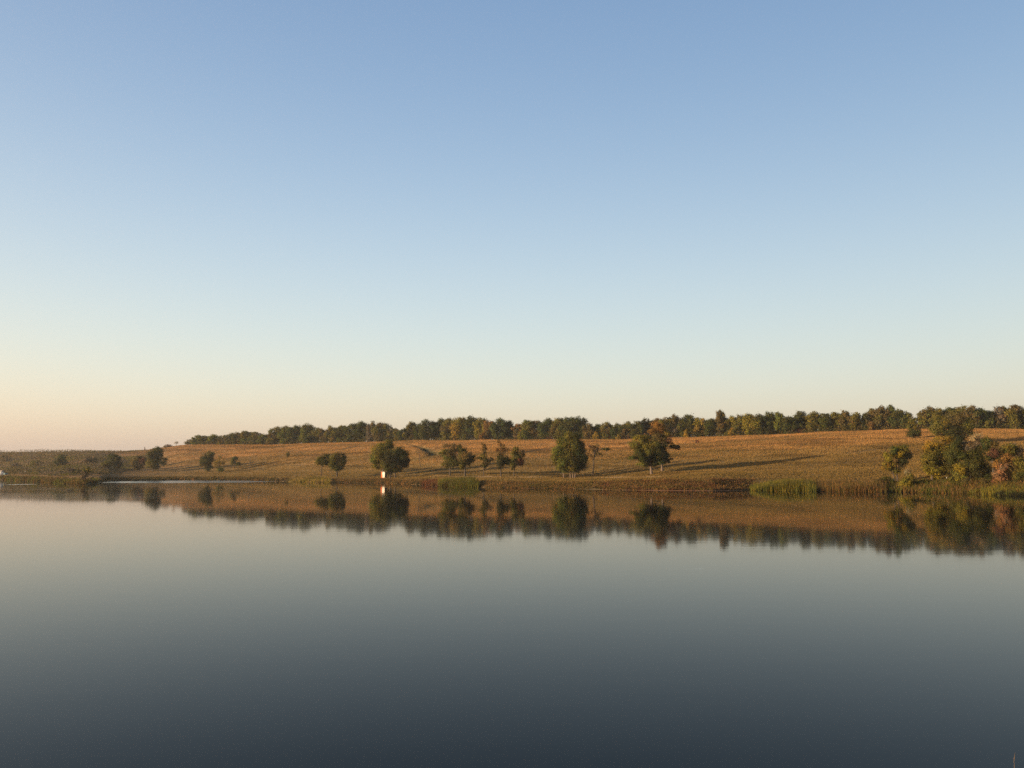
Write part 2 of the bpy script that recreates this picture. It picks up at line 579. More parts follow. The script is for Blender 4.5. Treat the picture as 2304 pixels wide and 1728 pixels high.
# ------------------------------------------------------------------ the lake
def water_mat():
    m, nt, out = mat_new("lake_water")
    N, L = nt.nodes, nt.links
    geo = N.new("ShaderNodeNewGeometry")
    p = N.new("ShaderNodeBsdfPrincipled")
    p.inputs['Base Color'].default_value = (0.0012, 0.0032, 0.0048, 1)
    p.inputs['IOR'].default_value = 1.125
    # long, low swell and fine shiver
    mp = N.new("ShaderNodeMapping")
    mp.inputs['Scale'].default_value = (0.35, 1.0, 1.0)
    L.new(geo.outputs['Position'], mp.inputs[0])
    n1 = N.new("ShaderNodeTexNoise")
    n1.inputs['Scale'].default_value = 0.9
    n1.inputs['Detail'].default_value = 3
    L.new(mp.outputs[0], n1.inputs['Vector'])
    bp = N.new("ShaderNodeBump")
    bp.inputs['Strength'].default_value = 1.0
    bp.inputs['Distance'].default_value = WAVE
    L.new(n1.outputs['Fac'], bp.inputs['Height'])
    L.new(bp.outputs[0], p.inputs['Normal'])
    # wind-ruffled streaks: (centre, half sizes)
    sep = N.new("ShaderNodeSeparateXYZ")
    nzw = N.new("ShaderNodeTexNoise")
    nzw.inputs['Scale'].default_value = 0.12
    mpw = N.new("ShaderNodeMapping")
    mpw.inputs['Scale'].default_value = (0.35, 1.6, 1.0)
    L.new(geo.outputs['Position'], mpw.inputs[0])
    L.new(mpw.outputs[0], nzw.inputs['Vector'])
    L.new(geo.outputs['Position'], sep.inputs[0])
    total = None
    for (x0, x1, ya, yb) in RUFFLES:
        da = CAM_H * FOC / (yb - HORIZON)
        db = CAM_H * FOC / (ya - HORIZON)
        cy, hy = (da + db) / 2, (db - da) / 2
        cx, hx = float(ux((x0 + x1) / 2)) * cy, float(ux(x1) - ux(x0)) / 2 * cy
        vx = N.new("ShaderNodeMath"); vx.operation = 'MULTIPLY_ADD'
        vx.inputs[1].default_value = 1 / hx; vx.inputs[2].default_value = -cx / hx
        L.new(sep.outputs[0], vx.inputs[0])
        vy = N.new("ShaderNodeMath"); vy.operation = 'MULTIPLY_ADD'
        vy.inputs[1].default_value = 1 / hy; vy.inputs[2].default_value = -cy / hy
        L.new(sep.outputs[1], vy.inputs[0])
        x2 = N.new("ShaderNodeMath"); x2.operation = 'MULTIPLY'
        L.new(vx.outputs[0], x2.inputs[0]); L.new(vx.outputs[0], x2.inputs[1])
        y2 = N.new("ShaderNodeMath"); y2.operation = 'MULTIPLY_ADD'
        L.new(vy.outputs[0], y2.inputs[0]); L.new(vy.outputs[0], y2.inputs[1]); L.new(x2.outputs[0], y2.inputs[2])
        ad = N.new("ShaderNodeMath"); ad.operation = 'MULTIPLY_ADD'
        ad.inputs[1].default_value = 1.1; L.new(nzw.outputs['Fac'], ad.inputs[0]); L.new(y2.outputs[0], ad.inputs[2])
        mr = N.new("ShaderNodeMapRange"); mr.interpolation_type = 'SMOOTHSTEP'
        mr.inputs['From Min'].default_value = 1.0; mr.inputs['From Max'].default_value = 1.6
        mr.inputs['To Min'].default_value = 1.0; mr.inputs['To Max'].default_value = 0.0
        L.new(ad.outputs[0], mr.inputs['Value'])
        if total is None:
            total = mr.outputs[0]
        else:
            mx = N.new("ShaderNodeMath"); mx.operation = 'MAXIMUM'
            L.new(total, mx.inputs[0]); L.new(mr.outputs[0], mx.inputs[1])
            total = mx.outputs[0]
    ir = N.new("ShaderNodeMapRange")
    ir.inputs['To Min'].default_value = 1.125
    ir.inputs['To Max'].default_value = 1.4
    L.new(total, ir.inputs['Value'])
    L.new(ir.outputs[0], p.inputs['IOR'])
    ro = N.new("ShaderNodeMapRange")
    ro.inputs['To Max'].default_value = 0.16
    nb_ = N.new("ShaderNodeTexNoise")
    nb_.inputs['Scale'].default_value = 0.02
    mb_ = N.new("ShaderNodeMapping")
    mb_.inputs['Scale'].default_value = (0.4, 1.7, 1.0)
    L.new(geo.outputs['Position'], mb_.inputs[0])
    L.new(mb_.outputs[0], nb_.inputs['Vector'])
    rb_ = N.new("ShaderNodeMapRange")
    rb_.inputs['From Min'].default_value = 0.35
    rb_.inputs['From Max'].default_value = 0.65
    rb_.inputs['To Min'].default_value = 0.03
    rb_.inputs['To Max'].default_value = 0.055
    L.new(nb_.outputs['Fac'], rb_.inputs['Value'])
    L.new(rb_.outputs[0], ro.inputs['To Min'])
    L.new(total, ro.inputs['Value'])
    L.new(ro.outputs[0], p.inputs['Roughness'])
    L.new(p.outputs[0], out.inputs[0])
    return m


WAVE = 0.0012
RUFFLES = [(228, 655, 1080.0, 1087.5), (-60, 28, 1078.5, 1080.8), (25, 75, 1088.6, 1090.4), (1555, 1578, 1273.5, 1275.5)]
wx = [-1800, -500, 500, 1800]
wy = [2, 60, 200, 1200]
wv = [(x, y, 0.0) for y in wy for x in wx]
wf = [(j * 4 + i, j * 4 + i + 1, j * 4 + i + 5, j * 4 + i + 4) for j in range(3) for i in range(3)]
lake = obj("lake", make_mesh("lake", np.array(wv), np.array(wf)), water_mat())
tag(lake, "calm lake mirroring the hillside and the evening sky", "lake", None, "structure")

# ------------------------------------------------------------------ grass, weeds and reeds
def blades(X, Y, Z, hgt, wid, cols, lean=0.35, per=3, tall_tip=1.25, jit=0.25):
    n = len(X)
    vs, cs = [], []
    for k in range(per):
        a = rng.uniform(0, 2 * math.pi, n)
        ox, oy = rng.normal(0, 0.25, n) * wid * 2, rng.normal(0, 0.25, n) * wid * 2
        w = wid * rng.uniform(0.6, 1.3, n)
        h = hgt * rng.uniform(0.6, 1.3, n)
        lx, ly = rng.normal(0, lean, n) * h, rng.normal(0, lean, n) * h
        bx, by = X + ox, Y + oy
        p0 = np.stack([bx - np.cos(a) * w / 2, by - np.sin(a) * w / 2, Z - 0.05], -1)
        p1 = np.stack([bx + np.cos(a) * w / 2, by + np.sin(a) * w / 2, Z - 0.05], -1)
        p2 = np.stack([bx + lx, by + ly, Z + h], -1)
        vs.append(np.stack([p0, p1, p2], 1))
        j = cols * rng.uniform(1 - jit, 1 + jit, (n, 1))
        cs.append(np.stack([j * 0.9, j * 0.9, j * tall_tip], 1))
    v = np.concatenate(vs).reshape(-1, 3)
    c = np.concatenate(cs).reshape(-1, 3)
    return v, np.arange(len(v)).reshape(-1, 3), c


def grass():
    n = 280000
    u = rng.uniform(-0.74, 0.74, n)
    d0, dr, zr, zm, zb = controls(u)
    q = rng.uniform(0, 1, n)
    Y = d0 + 3 + q * (dr - d0 + 6)
    X = u * Y
    Z = ground_z(X, Y)
    c = ground_col(X, Y)
    dg, ag = seg_dist(X, Y, GULLY)
    keep = np.ones(n, bool)
    for tk in TRACKS:
        d, a = seg_dist(X, Y, tk)
        keep &= d > 0.8
    for tk in SAND:
        d, a = seg_dist(X, Y, tk)
        keep &= (d > 1.6) | (rng.uniform(0, 1, n) < 0.35)
    t = (Y - d0) / (dr - d0)
    hg = (0.17 + 0.13 * sstep(0.25, 0.6, t)) * (0.6 + 0.8 * fbm(X / 11, Y / 6, 61))
    v, f, cc = blades(X[keep], Y[keep], Z[keep], hg[keep], 0.3 * np.ones(keep.sum()), c[keep], 0.4, 3, 1.1, 0.1)
    o = obj("dry_grass", make_mesh("dry_grass", v, f, cc), M_GRASS)
    tag(o, "dry tufted grass covering the hillside", "grass", None, "stuff")


grass()


def patch(name, label, cat, x0, x1, n, s0, s1, h0, h1, cols, wid=0.12, lean=0.14, prof=None, per=3, edge=True):
    """a stand of stems along the shore between two columns, s0..s1 metres inland of the waterline"""
    px = x0 + (x1 - x0) * rng.beta(1.5, 1.5, n)
    u = ux(px)
    d0 = np.interp(u, U_SH, D_SH)
    Y = d0 + rng.uniform(s0, s1, n)
    X = u * Y
    Z = np.maximum(ground_z(X, Y), -0.35)
    h = rng.uniform(h0, h1, n) * (0.7 + 0.6 * fbm(X / 4, Y / 4, 91))
    if prof is not None:
        h = h * np.interp(px, [p[0] for p in prof], [p[1] for p in prof])
    ci = np.clip((fbm(X / 5, Y / 3, 71) * 1.6 - 0.3 + rng.normal(0, 0.12, n)) * len(cols), 0, len(cols) - 1).astype(int)
    c = np.array(cols)[ci]
    v, f, cc = blades(X, Y, Z, h, wid * np.ones(n), c, lean, per, 1.15)
    o = obj(name, make_mesh(name, v, f, cc), M_GRASS)
    tag(o, label, cat, None, "stuff")


YG, GR, OL = (0.17, 0.13, 0.02), (0.085, 0.088, 0.018), (0.085, 0.066, 0.02)
BR, RD, RU, DK, ST = (0.105, 0.066, 0.026), (0.105, 0.046, 0.022), (0.16, 0.088, 0.03), (0.035, 0.033, 0.016), (0.24, 0.16, 0.06)
patch("reeds", "round green reed bed at the water's edge below the two leaning thin trees", "reeds", 986, 1078, 2600, -3.5, 5, 1.0, 1.6,
      [OL, GR, OL, YG, GR], 0.14, 0.13, [(986, 0.75), (1000, 1.0), (1060, 1.05), (1078, 0.8)])
patch("reeds", "yellowish low reed bed at the shore below the pair of small trees", "reeds", 648, 745, 2200, -5, 6, 0.8, 1.3,
      [OL, YG, ST, OL], 0.16, 0.14, [(648, 0.4), (690, 0.9), (745, 1.0)])
patch("reeds", "long bright yellow green reed bed along the right shore", "reeds", 1686, 1835, 4200, -4.5, 3.5, 0.9, 1.5,
      [GR, YG, GR, OL], 0.12, 0.12, [(1686, 0.5), (1720, 0.85), (1760, 1.1), (1835, 1.1)])
patch("reeds", "brown and straw coloured reed bed left of the yellow green lakeside tree", "reeds", 1830, 1992, 3600, -2.5, 5, 0.8, 1.4,
      [BR, OL, RU, OL, BR], 0.12, 0.16)
patch("sedges", "mixed yellow and rust sedges under the big trees on the right shore", "sedges", 1985, 2330, 5200, -1.0, 9, 0.4, 0.9,
      [OL, YG, GR, OL, RU, OL, GR], 0.16, 0.22)
patch("sedges", "green sedges at the waterline at the right edge", "sedges", 2205, 2340, 1500, -3.0, 2.5, 0.5, 0.9,
      [GR, YG, GR, DK], 0.14, 0.15)
patch("red_weeds", "rust red weeds covering the low bank below the pair of oaks", "weeds", 1330, 1700, 5200, 0.6, 12, 0.15, 0.42,
      [OL, BR, RU, RD, BR, OL, RU], 0.26, 0.3)
patch("red_weeds", "dark red weeds at the waterline left of the round reed bed", "weeds", 945, 990, 700, 0.2, 8, 0.4, 0.8,
      [RD, RD, BR], 0.24, 0.3)
patch("shore_weeds", "brown weeds along the waterline around the white hut", "weeds", 745, 950, 2400, 0.2, 8, 0.2, 0.6,
      [BR, OL, RU, BR, DK], 0.24, 0.3)
patch("shore_weeds", "olive and rust weeds along the bank in front of the big round tree", "weeds", 1078, 1335, 3200, 0.3, 13, 0.14, 0.4,
      [OL, BR, OL, RU, BR], 0.26, 0.3)
patch("shore_weeds", "olive and dark weeds along the far shore beside the bright ruffled water", "weeds", 225, 650, 3000, 0.2, 9, 0.3, 0.9,
      [BR, OL, DK, RU, OL], 0.35, 0.3)
patch("shore_weeds", "dull green weeds on the low point at the left", "weeds", -60, 228, 2600, -0.5, 14, 0.4, 1.0,
      [OL, BR, DK, OL, GR], 0.35, 0.3)

# ------------------------------------------------------------------ trees
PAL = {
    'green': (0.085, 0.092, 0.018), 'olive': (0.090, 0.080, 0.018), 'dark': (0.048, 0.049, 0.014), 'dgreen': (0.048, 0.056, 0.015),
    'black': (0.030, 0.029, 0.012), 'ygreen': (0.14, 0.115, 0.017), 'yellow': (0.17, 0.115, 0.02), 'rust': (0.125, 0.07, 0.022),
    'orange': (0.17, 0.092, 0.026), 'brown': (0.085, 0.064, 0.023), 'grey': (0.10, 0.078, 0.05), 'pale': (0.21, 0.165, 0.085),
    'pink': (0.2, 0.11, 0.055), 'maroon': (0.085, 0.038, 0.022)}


def crown_arrays(blobs, leaf):
    """blobs: (cx,cy,cz,rx,ry,rz,colour,density) in metres, local"""
    V, C = [], []
    for (cx, cy, cz, rx, ry, rz, col, den) in blobs:
        n = int(max(30, den * 13.0 * (rx * rz + ry * rz) / (leaf * leaf)))
        ncl = max(6, int(6 + 3.0 * (rx * rz) / 1.0))
        ncl = min(ncl, 26)
        dc = rng.normal(0, 1, (ncl, 3))
        dc /= np.linalg.norm(dc, axis=1)[:, None]
        rc = rng.uniform(0.45, 1.0, (ncl, 1)) ** 0.7
        cc = dc * rc
        pick = rng.integers(0, ncl, n)
        pos = cc[pick] * 0.92 + rng.normal(0, 0.24, (n, 3))
        loose = rng.uniform(0, 1, n) < 0.22
        dl = rng.normal(0, 1, (n, 3))
        dl /= np.linalg.norm(dl, axis=1)[:, None]
        pos = np.where(loose[:, None], dl * rng.uniform(0, 1, (n, 1)) ** 0.4, pos)
        nrm = pos * 0.7 + (pos - cc[pick]) * 1.6 + rng.normal(0, 0.45, (n, 3)) + (0, 0, 0.15)
        nrm /= np.linalg.norm(nrm, axis=1)[:, None] + 1e-9
        p = pos * (rx, ry, rz) + (cx, cy, cz)
        a = np.cross(nrm, rng.normal(0, 1, (n, 3)))
        a /= np.linalg.norm(a, axis=1)[:, None] + 1e-9
        b = np.cross(nrm, a)
        s = leaf * rng.uniform(0.55, 1.25, (n, 1)) * 0.5
        V.append(np.stack([p - a * s - b * s * 0.5, p + a * s * 0.6 - b * s, p + a * s + b * s * 0.5, p - a * s * 0.6 + b * s], 1))
        tone = rng.uniform(0.72, 1.3, (ncl, 1))[pick] * rng.uniform(0.75, 1.25, (n, 1))
        c0 = np.array(PAL[col])
        hue = rng.normal(0, 0.10, (ncl, 1))[pick]
        cl = c0 * tone * (1 + hue * np.array([1.2, 0.2, -0.6]))
        C.append(np.repeat(np.clip(cl, 0.004, 0.8)[:, None, :], 4, 1))
    V = np.concatenate(V).reshape(-1, 3)
    C = np.concatenate(C).reshape(-1, 3)
    return V, np.arange(len(V)).reshape(-1, 4), C


def wood(blobs, stems, rad, sides=6, limb=0.8, maxlimbs=14):
    """stems: list of (x0, x1, ztop) local; limbs run from the stems into the foliage"""
    b = Bits()
    lines = []
    for (x0, x1, zt) in stems:
        pts = [(x0 - 0.0, 0, -0.35), (x0 + (x1 - x0) * 0.12, 0.02, zt * 0.12), (x0 + (x1 - x0) * 0.45, 0.08 * zt * 0.2, zt * 0.5), (x1, 0, zt)]
        b.tube(pts, [rad * 1.45, rad, rad * 0.8, rad * 0.35], sides)
        lines.append(pts)
    for i, bl in enumerate(blobs[:maxlimbs]):
        c = np.array(bl[:3])
        ln = min(lines, key=lambda L: abs(L[2][0] - c[0]))
        p0, p1 = np.array(ln[1]), np.array(ln[3])
        zt = max(0.25, min(0.9, (c[2] - 1.4 * bl[5] - p0[2]) / max(0.1, (p1[2] - p0[2]))))
        st = p0 + (p1 - p0) * zt
        mid = (st + c) / 2 + rng.normal(0, 0.12, 3) * bl[3] + (0, 0, 0.1 * bl[5])
        b.tube([st, mid, c + (0, 0, 0.3 * bl[5])], [rad * 0.45 * limb, rad * 0.28 * limb, rad * 0.1], 5)
        if len(blobs) < 40:
            for k in range(3):
                e = c + rng.normal(0, 0.55, 3) * np.array(bl[3:6])
                b.tube([mid, (mid + e) / 2 + rng.normal(0, .05, 3), e], [rad * 0.2 * limb, rad * 0.13 * limb, rad * 0.05], 4)
    return b.mesh("trunk", True)


def plant(name, label, cat, base, pxblobs, leaf=0.2, stems=None, rad=0.16, group=None, bark=None, at=None, limb=0.8, deep=1.0):
    bx, by = base
    X, Y, Z = spot(bx, by) if at is None else at
    m = Y / KU
    root = empty(name, (X, Y, Z))
    tag(root, label, cat, group)
    bl = []
    fat = 1.25 if leaf < 0.16 else (1.2 if leaf <= 0.2 else 1.1)
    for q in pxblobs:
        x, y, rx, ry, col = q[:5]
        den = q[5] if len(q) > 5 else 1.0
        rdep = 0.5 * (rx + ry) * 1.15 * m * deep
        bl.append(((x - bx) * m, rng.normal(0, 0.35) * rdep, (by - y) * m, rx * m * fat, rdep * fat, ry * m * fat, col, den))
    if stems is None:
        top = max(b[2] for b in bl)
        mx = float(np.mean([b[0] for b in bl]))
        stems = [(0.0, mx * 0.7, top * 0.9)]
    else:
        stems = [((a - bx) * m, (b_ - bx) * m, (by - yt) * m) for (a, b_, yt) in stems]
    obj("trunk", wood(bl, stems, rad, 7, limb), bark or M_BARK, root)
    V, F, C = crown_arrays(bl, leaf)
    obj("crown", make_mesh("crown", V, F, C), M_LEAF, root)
    return root


# --- trees on the meadow and along the shore, left to right
plant("shrub", "small grey green shrub low down on the hazy slope at the far left", "shrub", (138, 1050),
      [(140, 1030, 8, 7, 'dgreen'), (136, 1041, 10, 8, 'dark'), (146, 1040, 6, 6, 'olive')], 0.4)
plant("shrub", "small dark olive shrub just right of the pale low shelter", "shrub", (112, 1058), [(112, 1050, 8, 5, 'olive'), (106, 1054, 6, 4, 'olive')], 0.4)
plant("shrub", "dull grey brown shrub low on the slope behind the white cabin", "shrub", (34, 1056), [(30, 1047, 9, 6, 'grey'), (40, 1051, 8, 5, 'brown')], 0.4)
plant("shrub", "wide dull olive shrub between the pale shelter and the hazy grey green shrub", "shrub", (84, 1050), [(78, 1042, 9, 6, 'olive'), (90, 1044, 9, 6, 'brown'), (84, 1047, 10, 4, 'dark')], 0.4)
plant("shrub", "dull shrub just above the leaning willow bush", "shrub", (163, 1066), [(158, 1058, 9, 6, 'grey'), (168, 1061, 8, 5, 'olive')], 0.35)
plant("shrub", "purple grey shrub below the skyline left of the spreading dark tree", "shrub", (203, 1042), [(198, 1032, 9, 6, 'grey'), (209, 1036, 9, 6, 'brown'), (190, 1037, 7, 4, 'grey')], 0.4)
plant("shrub", "brownish shrub near the far left edge halfway up the slope", "shrub", (14, 1040), [(8, 1031, 9, 6, 'brown'), (19, 1034, 8, 5, 'grey')], 0.45)
plant("willow_bush", "dull willow bush leaning on the low point at the waterline", "bush", (190, 1089),
      [(196, 1058, 9, 6, 'olive', .5), (190, 1066, 8, 7, 'grey', .5), (187, 1075, 7, 7, 'grey', .6), (189, 1083, 8, 5, 'olive', .7)], 0.25)
plant("bushy_tree", "spreading dark tree with a low left skirt on the left slope", "tree", (255, 1061),
      [(255, 1027, 10, 6, 'dgreen'), (263, 1032, 6, 8, 'dark'), (250, 1039, 12, 10, 'dark'), (262, 1046, 9, 10, 'black'), (236, 1046, 11, 8, 'olive'), (225, 1051, 8, 6, 'olive')], 0.3)
plant("bushy_tree", "reddish brown bushy tree joined to the left of a taller dark tree", "tree", (313, 1061),
      [(310, 1033, 8, 7, 'brown'), (305, 1043, 7, 11, 'brown'), (320, 1036, 8, 9, 'maroon'), (312, 1051, 10, 7, 'brown')], 0.3)
plant("broad_tree", "tall dark green tree reaching the skyline on the left slope", "tree", (343, 1062),
      [(352, 1013, 11, 7, 'dgreen'), (344, 1022, 11, 11, 'dark'), (358, 1022, 7, 11, 'dark'), (347, 1037, 14, 13, 'dark'), (336, 1045, 11, 9, 'olive'), (350, 1048, 9, 7, 'dark')], 0.3)
plant("shrub", "low dark shrub at the right foot of the tall skyline tree", "shrub", (366, 1049), [(368, 1033, 6, 4, 'brown'), (366, 1041, 8, 6, 'dark')], 0.3)
plant("shrub", "tiny reddish shrub on the skyline above the left slope", "shrub", (379, 1006), [(379, 1003, 7, 3, 'maroon'), (372, 1004, 4, 2, 'brown')], 0.4)
plant("sapling", "thin pale sapling standing alone against the sky left of the wood", "sapling", (396, 1003.5), [(397, 996, 4, 3, 'pale', .5)], 0.35, rad=0.1)
plant("oval_tree", "lone oval dark tree above the bright ruffled water", "tree", (467, 1062),
      [(471, 1021, 8, 6, 'olive'), (460, 1028, 10, 8, 'dark'), (474, 1031, 8, 9, 'dark'), (465, 1040, 12, 10, 'dark'), (470, 1052, 8, 8, 'dark'), (451, 1038, 5, 4, 'dark', .7)], 0.26)
plant("bush", "thin yellowish bush touching the right side of the lone oval tree", "bush", (492, 1064),
      [(492, 1031, 5, 4, 'yellow', .5), (488, 1045, 7, 8, 'yellow', .6), (495, 1056, 8, 6, 'green', .8), (500, 1042, 5, 7, 'yellow', .4)], 0.26)
plant("small_tree", "small two lobed green tree low on the slope right of the oval tree", "tree", (527, 1052),
      [(529, 1032, 8, 5, 'dgreen'), (523, 1040, 7, 6, 'olive'), (536, 1044, 7, 4, 'dgreen')], 0.26)
plant("shrub", "tiny olive shrub alone in the middle of the grass slope", "shrub", (648, 1029), [(648, 1020, 4, 4, 'olive', .8), (646, 1025, 3, 3, 'olive', .8)], 0.26, rad=0.06)
plant("slim_tree", "left tree of the pair on thin trunks behind the yellowish reeds", "tree", (722, 1074),
      [(722, 1038, 11, 8, 'olive'), (733, 1031, 12, 8, 'dark'), (741, 1037, 9, 9, 'dark'), (716, 1035, 5, 6, 'ygreen'), (728, 1043, 9, 6, 'dark')], 0.2, [(722, 724, 1036)], 0.15)
plant("slim_tree", "right and denser tree of the pair behind the yellowish reeds", "tree", (758, 1074),
      [(752, 1031, 12, 10, 'olive'), (764, 1029, 11, 10, 'brown'), (758, 1046, 13, 11, 'dark'), (771, 1038, 6, 8, 'dark'), (747, 1047, 8, 8, 'olive'), (760, 1055, 8, 5, 'dark')], 0.2, [(758, 757, 1030)], 0.2)
plant("broad_tree", "tall lighter green tree standing behind the white hut", "tree", (862, 1073),
      [(869, 1000, 14, 9, 'olive'), (853, 1012, 14, 13, 'ygreen'), (846, 1030, 12, 13, 'green'), (862, 1022, 17, 15, 'olive'), (855, 1045, 15, 9, 'olive'), (838, 1035, 5, 7, 'green'), (871, 1040, 13, 14, 'olive'), (878, 1002, 8, 8, 'dark'), (846, 1051, 9, 4, 'ygreen', .6)], 0.2, [(862, 864, 1000)], 0.25)
plant("broad_tree", "dense almost black round tree right beside the white hut", "tree", (889, 1075.5),
      [(893, 1021, 19, 12, 'dark'), (880, 1030, 14, 14, 'black'), (904, 1029, 14, 14, 'dark'), (892, 1044, 20, 14, 'black'), (909, 1041, 9, 12, 'black'), (875, 1051, 12, 9, 'dark'), (919, 1036, 3, 4, 'maroon', .7), (876, 1063, 7, 8, 'black'), (894, 1056, 9, 6, 'dark')], 0.2, [(889, 892, 1020), (878, 880, 1045)], 0.2)
plant("slim_tree", "left tree of the two leafy trees behind the round reed bed", "tree", (1012, 1070.5),
      [(1004, 1004, 9, 4, 'brown', .45), (1021, 1003, 9, 4, 'brown', .45), (1004, 1016, 13, 7, 'olive', .7), (1018, 1020, 12, 10, 'brown', .8), (1010, 1034, 13, 11, 'olive', .9), (1022, 1040, 11, 11, 'dark'), (995, 1021, 8, 5, 'olive', .6), (1002, 1046, 9, 6, 'olive', .7), (1033, 1008, 6, 8, 'dark', .7)], 0.2, [(1012, 1014, 1008)], 0.16)
plant("slim_tree", "right and darker tree of the two leafy trees behind the round reed bed", "tree", (1046, 1071),
      [(1040, 1018, 8, 13, 'dark'), (1050, 1025, 11, 11, 'brown'), (1045, 1038, 14, 11, 'dark'), (1060, 1034, 9, 7, 'dark'), (1066, 1027, 5, 4, 'dark', .7), (1040, 1050, 8, 6, 'olive')], 0.2, [(1046, 1046, 1015)], 0.22)
plant("thin_tree", "thin sparse tree with brown wispy top between two denser trees", "tree", (1088, 1070.5),
      [(1088, 1003, 5, 7, 'brown', .45), (1091, 1014, 6, 9, 'brown', .6), (1087, 1030, 9, 8, 'olive', .7), (1095, 1039, 9, 8, 'brown', .8), (1105, 1034, 5, 4, 'brown', .7), (1075, 1030, 7, 4, 'brown', .6), (1090, 1048, 7, 6, 'dark', .8)], 0.2, [(1088, 1089, 1003)], 0.13)
plant("thin_tree", "tall thin tree with bare upper branches and dark leafy lower crown", "tree", (1126.5, 1073),
      [(1125, 997, 6, 7, 'rust', .5), (1134, 1010, 9, 9, 'rust', .5), (1118, 1012, 6, 5, 'rust', .5), (1128, 1020, 8, 6, 'brown', .45), (1131, 1030, 12, 9, 'dark', .9), (1128, 1043, 10, 10, 'black'), (1141, 1040, 7, 8, 'dark', .8)], 0.2, [(1126.5, 1127, 1000)], 0.16)
plant("slim_tree", "small crooked tree with purple tinged crown left of the open slope", "tree", (1156, 1071),
      [(1160, 1014, 8, 7, 'olive', .9), (1173, 1022, 8, 8, 'brown', .9), (1160, 1028, 11, 9, 'olive'), (1158, 1040, 10, 8, 'dark'), (1170, 1039, 8, 8, 'maroon'), (1152, 1049, 7, 6, 'olive', .7)], 0.2, [(1156, 1162, 1018)], 0.13)
plant("big_tree", "largest round green tree on several pale stems at the lake's centre", "tree", (1287, 1076),
      [(1280, 981, 12, 9, 'olive'), (1296, 986, 11, 11, 'dark'), (1266, 996, 13, 11, 'green'), (1288, 1003, 19, 15, 'olive'), (1307, 1007, 10, 13, 'dark'), (1257, 1015, 12, 12, 'green'), (1277, 1022, 18, 16, 'olive'), (1300, 1026, 17, 17, 'dgreen'), (1250, 1033, 9, 10, 'olive'), (1262, 1041, 13, 12, 'green'), (1285, 1047, 16, 12, 'olive'), (1307, 1045, 12, 11, 'black'), (1316, 1034, 7, 9, 'dark'), (1272, 1056, 10, 7, 'green'), (1296, 1058, 9, 6, 'dark'), (1259, 1054, 7, 6, 'olive', .7)], 0.18,  # greener left, darker right: sunlit and shaded sides painted into the foliage
      [(1284, 1280, 990), (1289, 1294, 1000), (1293, 1306, 1010), (1269, 1262, 1010)], 0.16, bark=M_BARK_PALE)
plant("bare_tree", "half bare tree with thin reddish leaves right of the largest tree", "tree", (1334, 1068),
      [(1323, 1003, 6, 5, 'pink', .3), (1330, 1010, 8, 7, 'rust', .4), (1345, 1005, 8, 6, 'brown', .4), (1364, 1011, 9, 3.5, 'dark', .9), (1352, 1022, 8, 4, 'brown', .4), (1328, 1024, 7, 7, 'rust', .35), (1341, 1018, 8, 7, 'brown', .3)], 0.2, [(1334, 1339, 1012)], 0.17, limb=1.5)
plant("oak_tree", "broad leaning oak with green crown, the left of the pair", "tree", (1466, 1067),
      [(1439, 985, 11, 6, 'ygreen'), (1430, 1000, 11, 9, 'olive'), (1450, 998, 13, 11, 'olive'), (1424, 1030, 9, 5, 'dgreen'), (1438, 1022, 13, 11, 'dark'), (1455, 1014, 13, 12, 'olive'), (1465, 1029, 15, 11, 'dgreen'), (1478, 1020, 9, 12, 'olive'), (1450, 1045, 14, 5, 'green', .8), (1460, 1038, 12, 9, 'black'), (1447, 1033, 9, 7, 'dgreen'), (1472, 1044, 9, 5, 'dark'), (1466, 1003, 13, 10, 'olive'), (1443, 1010, 10, 9, 'ygreen'), (1455, 988, 10, 7, 'olive')], 0.18,
      [(1466, 1462, 1000)], 0.3, bark=M_BARK_PALE, deep=1.6)
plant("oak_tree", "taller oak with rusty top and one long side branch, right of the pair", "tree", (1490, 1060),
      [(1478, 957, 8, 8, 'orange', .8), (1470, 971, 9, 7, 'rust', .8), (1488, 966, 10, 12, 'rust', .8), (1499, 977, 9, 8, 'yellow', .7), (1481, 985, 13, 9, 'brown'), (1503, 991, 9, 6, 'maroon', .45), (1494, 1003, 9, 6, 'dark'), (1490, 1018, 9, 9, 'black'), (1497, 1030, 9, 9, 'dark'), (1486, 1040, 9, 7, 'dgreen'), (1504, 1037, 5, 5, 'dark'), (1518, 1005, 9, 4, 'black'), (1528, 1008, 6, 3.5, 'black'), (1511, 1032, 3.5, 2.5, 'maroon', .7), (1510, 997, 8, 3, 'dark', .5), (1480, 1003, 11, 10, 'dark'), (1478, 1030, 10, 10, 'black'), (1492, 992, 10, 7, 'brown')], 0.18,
      [(1490, 1488, 985)], 0.26, bark=M_BARK_PALE, deep=1.6)
plant("shrub", "tiny dark red shrub alone high on the open slope", "shrub", (1568, 999), [(1568, 994, 4, 4, 'maroon', .9)], 0.22, rad=0.06)
plant("lakeside_tree", "yellow green lakeside tree with shade coloured into its right flank on the right shore", "tree", (2020, 1086),
      [(2026, 1008, 11, 6, 'ygreen'), (2011, 1014, 9, 8, 'dgreen'), (2038, 1011, 8, 9, 'olive'), (2045, 1024, 8, 11, 'black'), (2028, 1024, 12, 11, 'ygreen'), (2000, 1030, 9, 11, 'ygreen'), (2033, 1040, 9, 11, 'black'), (1995, 1050, 8, 9, 'yellow'), (2008, 1048, 9, 11, 'ygreen'), (2020, 1058, 8, 8, 'olive', .7)], 0.14,  # black blobs on the right put the crown's shaded side into leaf colour
      [(2020, 2018, 1025), (2015, 2006, 1045)], 0.12)
